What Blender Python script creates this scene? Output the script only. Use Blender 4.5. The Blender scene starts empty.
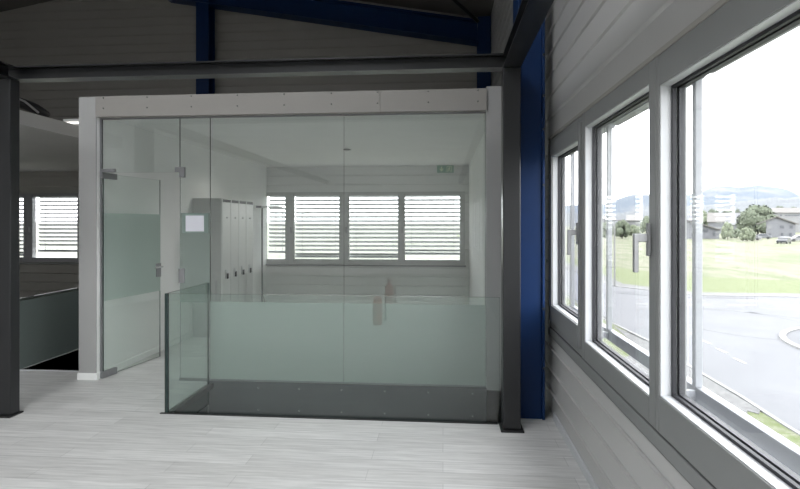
import bpy, bmesh, math, random
from mathutils import Vector, Matrix

random.seed(7)
SC = bpy.context.scene
COL = SC.collection
V = Vector

# ------------------------------------------------------------------ camera, sky, light
F_PX = 520.0
EYE = 1.6
YAW = math.atan(43 / F_PX)
cam_d = bpy.data.cameras.new('camera')
cam = bpy.data.objects.new('camera', cam_d)
COL.objects.link(cam)
cam.location = (0, 0, EYE)
cam.rotation_euler = (math.pi / 2, 0, YAW)
cam_d.sensor_width = 36
cam_d.lens = F_PX / 800 * 36
cam_d.shift_y = -22.5 / 800
cam_d.clip_start = 0.02
cam_d.clip_end = 12000
SC.camera = cam

world = bpy.data.worlds.new('overcast_sky')
SC.world = world
world.use_nodes = True
wt = world.node_tree
for n in list(wt.nodes):
    wt.nodes.remove(n)
w_out = wt.nodes.new('ShaderNodeOutputWorld')
w_bg = wt.nodes.new('ShaderNodeBackground')
w_co = wt.nodes.new('ShaderNodeTexCoord')
w_map = wt.nodes.new('ShaderNodeMapping')
w_map.inputs['Scale'].default_value = (1.2, 1.2, 3.0)
w_no = wt.nodes.new('ShaderNodeTexNoise')
w_no.inputs['Scale'].default_value = 2.0
w_no.inputs['Detail'].default_value = 5
w_ra = wt.nodes.new('ShaderNodeValToRGB')
w_ra.color_ramp.elements[0].position = 0.3
w_ra.color_ramp.elements[0].color = (0.84, 0.88, 0.94, 1)
w_ra.color_ramp.elements[1].position = 0.62
w_ra.color_ramp.elements[1].color = (1, 1, 1, 1)
wt.links.new(w_co.outputs['Generated'], w_map.inputs['Vector'])
wt.links.new(w_map.outputs['Vector'], w_no.inputs['Vector'])
wt.links.new(w_no.outputs['Fac'], w_ra.inputs['Fac'])
wt.links.new(w_ra.outputs['Color'], w_bg.inputs['Color'])
w_bg.inputs['Strength'].default_value = 1.0
wt.links.new(w_bg.outputs['Background'], w_out.inputs['Surface'])

SC.view_settings.view_transform = 'Standard'
SC.view_settings.look = 'None'
SC.view_settings.gamma = 1
SC.view_settings.use_curve_mapping = False
SC.view_settings.exposure = 3.05
SC.cycles.use_denoising = True
SC.cycles.max_bounces = 14
SC.cycles.diffuse_bounces = 7
SC.cycles.glossy_bounces = 6
SC.cycles.transparent_max_bounces = 32


def portal(name, loc, rot, sx, sy):
    """daylight portal filling a window opening: gives off nothing itself"""
    d = bpy.data.lights.new(name, 'AREA')
    d.shape = 'RECTANGLE'
    d.size, d.size_y = sx, sy
    d.cycles.is_portal = True
    o = bpy.data.objects.new(name, d)
    o.location, o.rotation_euler = loc, rot
    COL.objects.link(o)


CZ = 2.69           # ceiling of the glass room
HZ = 2.868          # top of its header
PY = 5.06           # plane of its glass
LW = -3.50          # inner face of its left wall
W = 0.90            # inner face of the right wall
YF = 10.10          # inner face of the far wall
YB = -6.0           # inner face of the wall behind the camera
XL = -9.6           # inner face of the left wall
RY0, RY1 = -5.4, 4.45            # window ribbon in the right wall
WZ0, WZ1 = 0.73, 2.29
portal('window_daylight', (W + .11, (RY0 + RY1) / 2, (WZ0 + WZ1) / 2), (0, math.pi / 2, 0), WZ1 - WZ0, RY1 - RY0)
portal('window_daylight', (-1.57, YF + .13, 1.48), (-math.pi / 2, 0, 0), 3.98, 1.5)
portal('window_daylight', (-8.5, YF + .13, 1.48), (-math.pi / 2, 0, 0), 2.3, 1.5)


# ------------------------------------------------------------------ materials
def new_mat(name):
    m = bpy.data.materials.new(name)
    m.use_nodes = True
    t = m.node_tree
    return m, t, t.nodes['Principled BSDF']


def mat(name, col, rough=.5, metal=0, vary=.06, scale=6, bump=0, bscale=40, spec=.5, stretch=(1, 1, 1)):
    m, t, b = new_mat(name)
    tc = t.nodes.new('ShaderNodeTexCoord')
    mp = t.nodes.new('ShaderNodeMapping')
    mp.inputs['Scale'].default_value = stretch
    t.links.new(tc.outputs['Object'], mp.inputs['Vector'])
    no = t.nodes.new('ShaderNodeTexNoise')
    no.inputs['Scale'].default_value = scale
    no.inputs['Detail'].default_value = 5
    t.links.new(mp.outputs['Vector'], no.inputs['Vector'])
    ra = t.nodes.new('ShaderNodeValToRGB')
    ra.color_ramp.elements[0].position = .3
    ra.color_ramp.elements[1].position = .7
    ra.color_ramp.elements[0].color = tuple(c * (1 - vary) for c in col) + (1,)
    ra.color_ramp.elements[1].color = tuple(min(1, c * (1 + vary)) for c in col) + (1,)
    t.links.new(no.outputs['Fac'], ra.inputs['Fac'])
    t.links.new(ra.outputs['Color'], b.inputs['Base Color'])
    b.inputs['Roughness'].default_value = rough
    b.inputs['Metallic'].default_value = metal
    b.inputs['Specular IOR Level'].default_value = spec
    if bump:
        n2 = t.nodes.new('ShaderNodeTexNoise')
        n2.inputs['Scale'].default_value = bscale
        n2.inputs['Detail'].default_value = 4
        t.links.new(mp.outputs['Vector'], n2.inputs['Vector'])
        bp = t.nodes.new('ShaderNodeBump')
        bp.inputs['Strength'].default_value = bump
        bp.inputs['Distance'].default_value = .01
        t.links.new(n2.outputs['Fac'], bp.inputs['Height'])
        t.links.new(bp.outputs['Normal'], b.inputs['Normal'])
    return m


def glass_mat(name, tint, r0=.04):
    """thin architectural glass: tinted see-through plus a Schlick mirror reflection"""
    m, t, b = new_mat(name)
    t.nodes.remove(b)
    out = t.nodes['Material Output']
    tr = t.nodes.new('ShaderNodeBsdfTransparent')
    tr.inputs['Color'].default_value = (*tint, 1)
    gl = t.nodes.new('ShaderNodeBsdfGlossy')
    gl.inputs['Roughness'].default_value = 0.0
    gl.inputs['Color'].default_value = (1, 1, 1, 1)
    lw = t.nodes.new('ShaderNodeLayerWeight')
    lw.inputs['Blend'].default_value = .5
    po = t.nodes.new('ShaderNodeMath')
    po.operation = 'POWER'
    po.inputs[1].default_value = 5
    ma = t.nodes.new('ShaderNodeMath')
    ma.operation = 'MULTIPLY_ADD'
    ma.inputs[1].default_value = 1 - r0
    ma.inputs[2].default_value = r0
    mx = t.nodes.new('ShaderNodeMixShader')
    t.links.new(lw.outputs['Facing'], po.inputs[0])
    t.links.new(po.outputs[0], ma.inputs[0])
    t.links.new(ma.outputs[0], mx.inputs['Fac'])
    t.links.new(tr.outputs[0], mx.inputs[1])
    t.links.new(gl.outputs[0], mx.inputs[2])
    t.links.new(mx.outputs[0], out.inputs['Surface'])
    return m


def film_mat(name, col, clear=.25):
    m, t, b = new_mat(name)
    t.nodes.remove(b)
    out = t.nodes['Material Output']
    tr = t.nodes.new('ShaderNodeBsdfTransparent')
    tl = t.nodes.new('ShaderNodeBsdfTranslucent')
    di = t.nodes.new('ShaderNodeBsdfDiffuse')
    no = t.nodes.new('ShaderNodeTexNoise')
    no.inputs['Scale'].default_value = 60
    for n in (tl, di):
        n.inputs['Color'].default_value = (*col, 1)
    m1 = t.nodes.new('ShaderNodeMixShader')
    m1.inputs['Fac'].default_value = .5
    m2 = t.nodes.new('ShaderNodeMixShader')
    mr = t.nodes.new('ShaderNodeMapRange')
    mr.inputs['To Min'].default_value = clear - .03
    mr.inputs['To Max'].default_value = clear + .03
    t.links.new(no.outputs['Fac'], mr.inputs['Value'])
    t.links.new(tl.outputs[0], m1.inputs[1])
    t.links.new(di.outputs[0], m1.inputs[2])
    t.links.new(mr.outputs[0], m2.inputs['Fac'])
    t.links.new(m1.outputs[0], m2.inputs[1])
    t.links.new(tr.outputs[0], m2.inputs[2])
    t.links.new(m2.outputs[0], out.inputs['Surface'])
    return m


def plank_mat():
    """white-washed boards running along X"""
    m, t, b = new_mat('whitewashed_planks')
    tc = t.nodes.new('ShaderNodeTexCoord')
    br = t.nodes.new('ShaderNodeTexBrick')
    br.inputs['Scale'].default_value = 1
    br.inputs['Brick Width'].default_value = 1.3
    br.inputs['Row Height'].default_value = .145
    br.inputs['Mortar Size'].default_value = .0022
    br.inputs['Mortar Smooth'].default_value = .4
    br.inputs['Color1'].default_value = (.55, .545, .535, 1)
    br.inputs['Color2'].default_value = (.65, .645, .635, 1)
    br.inputs['Mortar'].default_value = (.42, .415, .41, 1)
    br.offset = .37
    t.links.new(tc.outputs['Object'], br.inputs['Vector'])
    mp = t.nodes.new('ShaderNodeMapping')
    mp.inputs['Scale'].default_value = (1.6, 26, 1)
    t.links.new(tc.outputs['Object'], mp.inputs['Vector'])
    no = t.nodes.new('ShaderNodeTexNoise')
    no.inputs['Scale'].default_value = 1.6
    no.inputs['Detail'].default_value = 7
    no.inputs['Roughness'].default_value = .65
    t.links.new(mp.outputs['Vector'], no.inputs['Vector'])
    ra = t.nodes.new('ShaderNodeValToRGB')
    ra.color_ramp.elements[0].position = .30
    ra.color_ramp.elements[0].color = (.62, .62, .62, 1)
    ra.color_ramp.elements[1].position = .62
    ra.color_ramp.elements[1].color = (1.05, 1.05, 1.05, 1)
    t.links.new(no.outputs['Fac'], ra.inputs['Fac'])
    mx = t.nodes.new('ShaderNodeMix')
    mx.data_type = 'RGBA'
    mx.blend_type = 'MULTIPLY'
    mx.inputs['Factor'].default_value = .75
    t.links.new(br.outputs['Color'], mx.inputs[6])
    t.links.new(ra.outputs['Color'], mx.inputs[7])
    t.links.new(mx.outputs[2], b.inputs['Base Color'])
    b.inputs['Roughness'].default_value = .42
    bp = t.nodes.new('ShaderNodeBump')
    bp.inputs['Strength'].default_value = .15
    bp.inputs['Distance'].default_value = .004
    t.links.new(no.outputs['Fac'], bp.inputs['Height'])
    t.links.new(bp.outputs['Normal'], b.inputs['Normal'])
    return m


def two_tone(name, c1, c2, scale, lo=.4, hi=.6, rough=.9, detail=8, stretch=(1, 1, 1)):
    m, t, b = new_mat(name)
    tc = t.nodes.new('ShaderNodeTexCoord')
    mp = t.nodes.new('ShaderNodeMapping')
    mp.inputs['Scale'].default_value = stretch
    no = t.nodes.new('ShaderNodeTexNoise')
    no.inputs['Scale'].default_value = scale
    no.inputs['Detail'].default_value = detail
    no.inputs['Roughness'].default_value = .65
    ra = t.nodes.new('ShaderNodeValToRGB')
    ra.color_ramp.elements[0].position = lo
    ra.color_ramp.elements[1].position = hi
    ra.color_ramp.elements[0].color = (*c1, 1)
    ra.color_ramp.elements[1].color = (*c2, 1)
    t.links.new(tc.outputs['Object'], mp.inputs['Vector'])
    t.links.new(mp.outputs['Vector'], no.inputs['Vector'])
    t.links.new(no.outputs['Fac'], ra.inputs['Fac'])
    t.links.new(ra.outputs['Color'], b.inputs['Base Color'])
    b.inputs['Roughness'].default_value = rough
    b.inputs['Specular IOR Level'].default_value = .2
    return m


M = {}
M['panel'] = mat('shade_darkened_panel', (.34, .325, .30), .42, vary=.02, scale=2)  # darker copy of the panel paint, dimness of the gable put into the colour
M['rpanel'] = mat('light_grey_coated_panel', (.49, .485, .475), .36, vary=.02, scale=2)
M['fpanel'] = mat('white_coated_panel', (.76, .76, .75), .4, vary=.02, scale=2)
M['white'] = mat('white_painted_plaster', (.87, .87, .86), .75, vary=.02, scale=3, bump=.05, bscale=120)
M['ceil'] = mat('white_ceiling_board', (.87, .87, .86), .8, vary=.02, scale=3)
M['roof'] = mat('dark_roof_deck', (.16, .15, .14), .8, vary=.1, scale=2)
M['floor'] = plank_mat()
M['steel'] = mat('anthracite_painted_steel', (.015, .0155, .017), .30, vary=.08, scale=4)
M['blue'] = mat('blue_painted_steel', (.002, .021, .085), .45, vary=.05, scale=5, spec=.25)
M['alu'] = mat('grey_window_aluminium', (.225, .23, .227), .38, vary=.02, scale=6, spec=.5)
M['faralu'] = mat('pale_grey_window_frame', (.50, .505, .50), .4, vary=.02, scale=6)
M['reveal'] = mat('white_glazing_bead', (.56, .57, .59), .35, vary=.02, scale=6)
M['gasket'] = mat('black_rubber_gasket', (.02, .02, .025), .6, vary=.1, scale=20)
M['chrome'] = mat('brushed_steel', (.55, .55, .56), .3, metal=1, vary=.04, scale=30)
M['satin'] = mat('satin_grey_metal', (.30, .30, .31), .4, metal=.6, vary=.04, scale=30)
M['extalu'] = mat('outdoor_grey_aluminium', (.31, .32, .345), .45, vary=.03, scale=6)
M['slat'] = mat('grey_blind_slat', (.42, .425, .44), .5, vary=.03, scale=6)
M['post'] = mat('off_white_post_paint', (.38, .378, .372), .7, vary=.02, scale=3)
M['header'] = mat('pale_header_board', (.31, .295, .275), .6, vary=.03, scale=2)
M['screw'] = mat('dark_screw_head', (.14, .14, .14), .4, metal=.5, vary=.05)
M['fascia'] = mat('dark_grey_edge_panel', (.07, .076, .082), .4, vary=.06, scale=3)
M['black'] = mat('black_plastic', (.012, .012, .013), .45, vary=.1, scale=20)
M['dark'] = mat('dark_stairwell_paint', (.02, .02, .021), .7, vary=.1, scale=3)
M['glass'] = glass_mat('clear_window_glass', (.985, .99, .988), .025)
M['pglass'] = glass_mat('pale_green_partition_glass', (.958, .976, .966), .065)
M['rglass'] = glass_mat('green_railing_glass', (.90, .94, .922), .065)
M['smoke'] = glass_mat('smoked_green_railing_glass', (.62, .68, .66), .05)
M['gedge'] = mat('dark_green_glass_edge', (.02, .035, .033), .25, vary=.1, scale=8)
M['film'] = film_mat('frosted_film', (.62, .70, .66), .22)
M['film3'] = film_mat('thin_frosted_film', (.40, .46, .43), .5)
M['film4'] = film_mat('milky_frosted_film', (.56, .615, .585), .12)
M['film2'] = film_mat('grey_frosted_film', (.30, .34, .33), .2)
M['locker'] = mat('light_grey_locker_paint', (.62, .62, .61), .28, vary=.02, scale=4)
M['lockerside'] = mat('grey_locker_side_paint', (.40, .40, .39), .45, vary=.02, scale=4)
M['paper'] = mat('white_paper', (.72, .72, .78), .8, vary=.02, scale=10)
M['acryl'] = film_mat('pale_acrylic', (.45, .55, .51), .4)
M['red'] = mat('red_enamel', (.40, .035, .022), .35, vary=.05)
M['green'] = mat('exit_sign_green', (.30, .45, .37), .4, vary=.03)
M['pictogram'] = mat('pale_luminous_pictogram', (.80, .86, .66), .5, vary=.02)
M['lampgrey'] = mat('grey_lamp_metal', (.22, .22, .225), .4, vary=.04)
M['dullwhite'] = mat('white_plastic', (.7, .7, .69), .5, vary=.02)
M['bulk'] = mat('grey_bulkhead_board', (.42, .41, .39), .8, vary=.03, scale=2)
m_, t_, b_ = new_mat('lit_lamp_glass')
b_.inputs['Base Color'].default_value = (.8, .8, .78, 1)
b_.inputs['Emission Color'].default_value = (1, .97, .93, 1)
b_.inputs['Emission Strength'].default_value = .25
M['lit'] = m_
# outdoors
M['asphalt'] = two_tone('pale_worn_asphalt', (.100, .102, .110), (.115, .117, .125), .35, .35, .65)
M['asphalt2'] = two_tone('darker_asphalt_patch', (.088, .09, .097), (.10, .102, .11), .6)
M['paving'] = two_tone('pale_sidewalk_paving', (.105, .105, .108), (.122, .122, .124), 1.2)
M['kerb'] = mat('pale_kerb_stone', (.15, .15, .15), .8, vary=.08)
M['marking'] = mat('white_road_paint', (.17, .17, .17), .7, vary=.06, scale=3)
M['tyre'] = mat('faint_tyre_mark', (.093, .095, .10), .9, vary=.08, scale=2)
M['mown'] = two_tone('mown_green_grass', (.078, .094, .042), (.094, .108, .054), 1.4)
M['meadow'] = two_tone('dry_meadow_grass', (.078, .090, .048), (.124, .122, .090), .55, .42, .58, stretch=(1, .25, 1))
M['verge'] = two_tone('roadside_grass', (.066, .084, .030), (.110, .116, .080), 3.5)
M['gravel'] = two_tone('grey_gravel', (.082, .082, .084), (.122, .122, .122), 9)
M['pale_haze'] = two_tone('pale_hazy_meadow', (.112, .118, .092), (.128, .132, .112), .05)  # distance haze is mixed into this meadow colour
M['farland'] = two_tone('far_meadow', (.105, .112, .088), (.122, .126, .106), .02)
M['leaf'] = two_tone('tree_leaves', (.074, .090, .064), (.110, .124, .090), 1.2)
M['leaf2'] = two_tone('light_green_leaves', (.090, .106, .072), (.118, .132, .092), 1.2)
M['leaf3'] = two_tone('grey_green_leaves', (.070, .082, .066), (.094, .105, .084), 1.2)
M['bark'] = mat('brown_bark', (.05, .042, .035), .9, vary=.2, scale=5)
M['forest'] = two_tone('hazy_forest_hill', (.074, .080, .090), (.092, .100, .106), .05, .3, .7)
M['mount'] = two_tone('haze_blue_mountain_with_snow', (.070, .086, .108), (.116, .121, .127), .0022, .50, .62, detail=6, stretch=(1, 1, 2.5))  # bluish base tone carries the distance haze
M['hwall'] = mat('grey_house_render', (.112, .115, .126), .8, vary=.03, scale=.5)
M['hwhite'] = mat('white_house_render', (.15, .152, .157), .8, vary=.03, scale=.5)
M['hroof'] = mat('grey_brown_roof_sheet', (.090, .085, .081), .8, vary=.08, scale=.4)
M['hroof2'] = mat('pale_roof_sheet', (.125, .122, .118), .7, vary=.06, scale=.4)
M['hroof3'] = mat('darker_grey_roof_sheet', (.088, .088, .096), .8, vary=.06, scale=.4)
M['hwin'] = mat('dark_house_window', (.05, .054, .064), .2, vary=.05)
M['htrim'] = mat('brown_eave_board', (.06, .055, .05), .7, vary=.05)
M['carw'] = mat('white_car_paint', (.14, .14, .145), .25, vary=.02)
M['carg'] = mat('silver_car_paint', (.09, .095, .105), .25, vary=.02)
M['card'] = mat('dark_car_paint', (.02, .022, .028), .25, vary=.02)


# ------------------------------------------------------------------ mesh helpers
class MB:
    def __init__(self):
        self.v, self.f, self.m = [], [], []

    def add(self, vs, fs, mi=0):
        k = len(self.v)
        self.v += [V(p) for p in vs]
        for f in fs:
            self.f.append([i + k for i in f])
            self.m.append(mi)
        return self

    def box(self, x0, x1, y0, y1, z0, z1, mi=0, edge=None, thin=None):
        vs = [(x0, y0, z0), (x1, y0, z0), (x1, y1, z0), (x0, y1, z0),
              (x0, y0, z1), (x1, y0, z1), (x1, y1, z1), (x0, y1, z1)]
        fs = [(0, 3, 2, 1), (4, 5, 6, 7), (0, 1, 5, 4), (2, 3, 7, 6), (1, 2, 6, 5), (3, 0, 4, 7)]
        ax = [2, 2, 1, 1, 0, 0]
        k = len(self.v)
        self.v += [V(p) for p in vs]
        for f, a in zip(fs, ax):
            self.f.append([i + k for i in f])
            self.m.append(edge if (edge is not None and a != thin) else mi)
        return self

    def prism(self, pts, d, mi=0):
        """closed polygon of 3-D points pushed along d"""
        n = len(pts)
        d = V(d)
        vs = [V(p) for p in pts] + [V(p) + d for p in pts]
        fs = [tuple(range(n))[::-1], tuple(range(n, 2 * n))]
        fs += [(i, (i + 1) % n, n + (i + 1) % n, n + i) for i in range(n)]
        return self.add(vs, fs, mi)

    def tube(self, pts, r, n=10, mi=0, cap=True):
        pts = [V(p) for p in pts]
        rs = r if isinstance(r, (list, tuple)) else [r] * len(pts)
        k = len(self.v)
        up = None
        for i, p in enumerate(pts):
            d = (pts[min(i + 1, len(pts) - 1)] - pts[max(i - 1, 0)]).normalized()
            if up is None:
                up = V((0, 0, 1)) if abs(d.z) < .9 else V((1, 0, 0))
            a = d.cross(up).normalized()
            b = a.cross(d).normalized()
            up = b
            for j in range(n):
                t = 2 * math.pi * j / n
                self.v.append(p + (a * math.cos(t) + b * math.sin(t)) * rs[i])
        for i in range(len(pts) - 1):
            for j in range(n):
                j2 = (j + 1) % n
                self.f.append([k + i * n + j, k + i * n + j2, k + (i + 1) * n + j2, k + (i + 1) * n + j])
                self.m.append(mi)
        if cap:
            self.f.append([k + j for j in range(n)][::-1])
            self.m.append(mi)
            e = k + (len(pts) - 1) * n
            self.f.append([e + j for j in range(n)])
            self.m.append(mi)
        return self

    def lathe(self, c, prof, n=20, mi=0):
        """profile of (radius, height) turned about the vertical through c"""
        return self.tube([(c[0], c[1], c[2] + h) for r, h in prof], [max(r, .0005) for r, h in prof], n, mi)

    def build(self, name, mats, parent=None, origin=None, bevel=0, smooth=False):
        if not isinstance(mats, (list, tuple)):
            mats = [mats]
        po = ORG[parent.name] if parent else V((0, 0, 0))
        if origin is None:
            origin = po if parent else V((0, 0, 0))
        origin = V(origin)
        me = bpy.data.meshes.new(name)
        me.from_pydata([tuple(p - origin) for p in self.v], [], self.f)
        for m in mats:
            me.materials.append(m)
        me.polygons.foreach_set('material_index', self.m)
        bm = bmesh.new()
        bm.from_mesh(me)
        bmesh.ops.recalc_face_normals(bm, faces=bm.faces)
        bm.to_mesh(me)
        bm.free()
        if smooth:
            me.polygons.foreach_set('use_smooth', [True] * len(me.polygons))
        me.update()
        o = bpy.data.objects.new(name, me)
        COL.objects.link(o)
        o.location = origin - po
        if parent:
            o.parent = parent
        ORG[o.name] = origin
        if bevel:
            b = o.modifiers.new('bevel', 'BEVEL')
            b.width = bevel
            b.segments = 2
            b.limit_method = 'ANGLE'
        if smooth:
            try:
                me.set_sharp_from_angle(angle=math.radians(40))
            except Exception:
                pass
        return o


ORG = {}


def tag(o, label=None, cat=None, group=None, kind=None):
    if label:
        o['label'] = label
    if cat:
        o['category'] = cat
    if group:
        o['group'] = group
    if kind:
        o['kind'] = kind
    return o


def empty(name, loc, label=None, cat=None, group=None, kind=None):
    o = bpy.data.objects.new(name, None)
    o.empty_display_size = .1
    COL.objects.link(o)
    o.location = loc
    ORG[o.name] = V(loc)
    return tag(o, label, cat, group, kind)


def struct(o):
    o['kind'] = 'structure'
    return o


def copy_tree(o, parent=None):
    c = o.copy()
    COL.objects.link(c)
    if parent:
        c.parent = parent
    for ch in list(o.children):
        copy_tree(ch, c)
    return c


def groove_profile(z0, z1, pitch=.18, depth=.012, wide=.034, start=None):
    """(offset into the wall, z) points of a grooved coated panel"""
    pts = [(0, z0)]
    z = start if start is not None else math.ceil((z0 + .03) / pitch) * pitch
    while z < z1 - .03:
        if z - wide / 2 > z0 + .005:
            pts += [(0, z - .016), (-.0118, z - .004), (-.0118, z - .001), (.007, z + .002), (.007, z + .010), (0, z + .013)]
        z += pitch
    pts.append((0, z1))
    return pts


def panel_x(b, x, y0, y1, z0, z1, t=.12, s=1, **k):
    """grooved panel whose inner face looks along -s X, thickness t outwards"""
    pr = groove_profile(z0, z1, **k)
    pts = [(x + s * d, y0, z) for d, z in pr] + [(x + s * t, y0, z1), (x + s * t, y0, z0)]
    b.prism(pts, (0, y1 - y0, 0))


def panel_y(b, y, x0, x1, z0, z1, t=.12, s=1, **k):
    pr = groove_profile(z0, z1, **k)
    pts = [(x0, y + s * d, z) for d, z in pr] + [(x0, y + s * t, z1), (x0, y + s * t, z0)]
    b.prism(pts, (x1 - x0, 0, 0))


# ================================================================== THE HALL SHELL
# openings in the floor: stairwell in front of the glass room, stairwell at the left
HX0, HX1, HY0, HY1 = -2.325, .585, 4.17, 5.00
LX0, LX1, LY0, LY1 = -4.56, -3.70, 5.27, YF - .02


def floor_cells(b, z0, z1):
    xs = [XL, LX0, LX1, HX0, HX1, W]
    ys = [YB, HY0, HY1, LY0, LY1, YF]
    for i in range(len(xs) - 1):
        for j in range(len(ys) - 1):
            cx, cy = (xs[i] + xs[i + 1]) / 2, (ys[j] + ys[j + 1]) / 2
            if HX0 < cx < HX1 and HY0 < cy < HY1:
                continue
            if LX0 < cx < LX1 and LY0 < cy < LY1:
                continue
            b.box(xs[i], xs[i + 1], ys[j], ys[j + 1], z0, z1)


b = MB()
floor_cells(b, -.30, 0)
struct(b.build('floor', M['floor']))

# right wall with the window ribbon
b = MB()
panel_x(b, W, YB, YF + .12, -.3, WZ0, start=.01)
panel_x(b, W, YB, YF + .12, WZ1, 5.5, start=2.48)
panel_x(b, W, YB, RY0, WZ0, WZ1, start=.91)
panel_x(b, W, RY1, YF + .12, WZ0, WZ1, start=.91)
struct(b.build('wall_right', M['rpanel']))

# far gable wall with two window ribbons
FZ0, FZ1 = .77, 2.19
b = MB()
A0, A1, B0, B1 = -3.54, .42, -9.6, -7.36
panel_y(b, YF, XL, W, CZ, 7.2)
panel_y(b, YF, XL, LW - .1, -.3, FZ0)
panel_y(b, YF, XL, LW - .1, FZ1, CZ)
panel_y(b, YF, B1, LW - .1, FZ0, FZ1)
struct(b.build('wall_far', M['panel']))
b = MB()
panel_y(b, YF, LW - .1, W, -.3, FZ0)
panel_y(b, YF, LW - .1, W, FZ1, CZ)
panel_y(b, YF, A1, W, FZ0, FZ1)
panel_y(b, YF, LW - .1, A0, FZ0, FZ1)
struct(b.build('wall_far_glass_room', M['fpanel']))
b = MB()
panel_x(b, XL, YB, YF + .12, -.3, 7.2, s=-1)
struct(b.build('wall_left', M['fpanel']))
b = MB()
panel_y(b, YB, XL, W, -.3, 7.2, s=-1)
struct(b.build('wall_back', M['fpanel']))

# sloping roof: low over the right wall, ridge at X = -5.5
b = MB()
SL = .172
zr = 5.50
ridge_x = -5.5


def roof_z(x):
    return zr + SL * ((W - x) if x > ridge_x else (W - ridge_x) - (ridge_x - x))


def roof_piece(x0, x1, y0, y1):
    b.prism([(x0, y0, roof_z(x0)), (x1, y0, roof_z(x1)), (x1, y0, roof_z(x1) + .2), (x0, y0, roof_z(x0) + .2)], (0, y1 - y0, 0))


# unseen rooflights added behind the camera to light the hall
ADDED_ROOFLIGHTS = ((-4.0, -1.0, -3.0, 2.2), (-7.9, -7.0, -2.6, 1.2))
for (xa, xb), (k0, k1, m0, m1) in (((ridge_x, W + .2), ADDED_ROOFLIGHTS[0]), ((XL - .2, ridge_x), ADDED_ROOFLIGHTS[1])):
    roof_piece(xa, xb, YB, m0)
    roof_piece(xa, xb, m1, YF + .12)
    roof_piece(xa, k0, m0, m1)
    roof_piece(k1, xb, m0, m1)
struct(b.build('ceiling', M['roof']))

for i, (k0, k1, m0, m1) in enumerate(ADDED_ROOFLIGHTS):
    xm, sg = (k0 + k1) / 2, (1 if k1 > ridge_x else -1)
    portal('added_rooflight_daylight', (xm, (m0 + m1) / 2, roof_z(xm) + .16), (0, sg * math.atan(SL), 0), (k1 - k0) * 1.014, m1 - m0)
    b = MB()
    b.prism([(k0, m0, roof_z(k0) + .08), (k1, m0, roof_z(k1) + .08), (k1, m0, roof_z(k1) + .092), (k0, m0, roof_z(k0) + .092)], (0, m1 - m0, 0))
    struct(b.build('window_%d' % (12 + i), M['glass']))  # pane of an added rooflight, there only to let daylight in

b = MB()
b.box(W - .014, W, YB, 4.28, 0, .062)
struct(b.build('baseboard_right', M['reveal'], bevel=.003))

# ------------------------------------------------------------------ blue portal frames
b = MB()
for x0, x1 in ((.605, .626), (.80, .821)):
    b.box(x0, x1, 4.28, 4.58, 0, 5.35)
b.box(.626, .80, 4.30, 4.32, 0, 5.35)
col = b.build('blue_steel_column', M['blue'], origin=(.745, 4.43, 0), bevel=.003)
tag(col, 'blue steel column against the right wall just behind the dark post', 'column')
p = MB()
for z in (.42, .9, 1.9, 2.35, 2.62, 2.95):
    p.tube([(.810, 4.28, z), (.810, 4.268, z)], .010, 8)
    p.build('bolt', M['steel'], col)
    p = MB()

b = MB()
for y0, y1 in ((9.70, 9.722), (9.958, 9.98)):
    b.box(-4.765, -4.51, y0, y1, 2.79, 6.4)
b.box(-4.648, -4.628, 9.722, 9.958, 2.79, 6.4)
tag(b.build('blue_steel_column', M['blue'], origin=(-4.64, 9.84, 2.79), bevel=.003),
    'blue steel column rising up the gable wall above the glass room\'s left end', 'column')
b = MB()
for y0, y1 in ((9.70, 9.722), (9.958, 9.98)):
    b.box(.64, .88, y0, y1, 0, 5.40)
b.box(.75, .77, 9.722, 9.958, 0, 5.40)
tag(b.build('blue_steel_column', M['blue'], origin=(.76, 9.84, 0), bevel=.003),
    'dark blue steel column in the far right corner under the sloping rafter', 'column')


def rafter(y0, y1, zlow, depth, name, label, xs=(.64, -5.4)):
    xa, xb = xs
    r = MB()
    za, zb = zlow, zlow + SL * (xa - xb) * 1.0
    for o0, o1, yy0, yy1 in ((0, .02, y0, y1), (depth - .02, depth, y0, y1), (.02, depth - .02, (y0 + y1) / 2 - .008, (y0 + y1) / 2 + .008)):
        r.prism([(xa, yy0, za + o0), (xb, yy0, zb + o0), (xb, yy0, zb + o1), (xa, yy0, za + o1)], (0, yy1 - yy0, 0))
    return tag(r.build(name, M['blue'], origin=(xa, (y0 + y1) / 2, za)), label, 'roof beam')


rafter(9.66, 9.96, 4.93, .40, 'blue_roof_rafter', 'sloping dark blue roof rafter along the top of the gable wall')
b = MB()
b.tube([(.70, 9.80, 5.30), (-.35, 8.3, 5.62)], .035, 8)
b.box(.64, .76, 9.72, 9.9, 5.22, 5.36)
tag(b.build('roof_brace', M['steel'], origin=(.7, 9.8, 5.3)), 'thin dark diagonal brace rod in front of the blue rafter\'s right end', 'brace')

# ------------------------------------------------------------------ dark steel canopy frame
BZ0, BZ1 = 2.785, 2.892


def i_beam_x(b, x0, x1, y0, y1, z0, z1):
    ym = (y0 + y1) / 2
    b.box(x0, x1, y0, y1, z0, z0 + .010)
    b.box(x0, x1, y0, y1, z1 - .010, z1)
    b.box(x0, x1, ym - .004, ym + .004, z0 + .010, z1 - .010)


def i_beam_y(b, x0, x1, y0, y1, z0, z1):
    xm = (x0 + x1) / 2
    b.box(x0, x1, y0, y1, z0, z0 + .010)
    b.box(x0, x1, y0, y1, z1 - .010, z1)
    b.box(xm - .004, xm + .004, y0, y1, z0 + .010, z1 - .010)


def steel_post(x0, x1, y0, y1, label):
    r = empty('dark_steel_post', ((x0 + x1) / 2, (y0 + y1) / 2, 0), label, 'column', 'dark steel posts of the canopy frame')
    q = MB()
    q.box(x0, x1, y0, y1, .012, BZ0)
    q.build('shaft', M['steel'], r, bevel=.008)
    q = MB()
    q.box(x0 - .018, x1 + .022, y0 - .03, y1 + .012, 0, .012)
    q.build('foot_plate', M['black'], r, bevel=.002)


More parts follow.
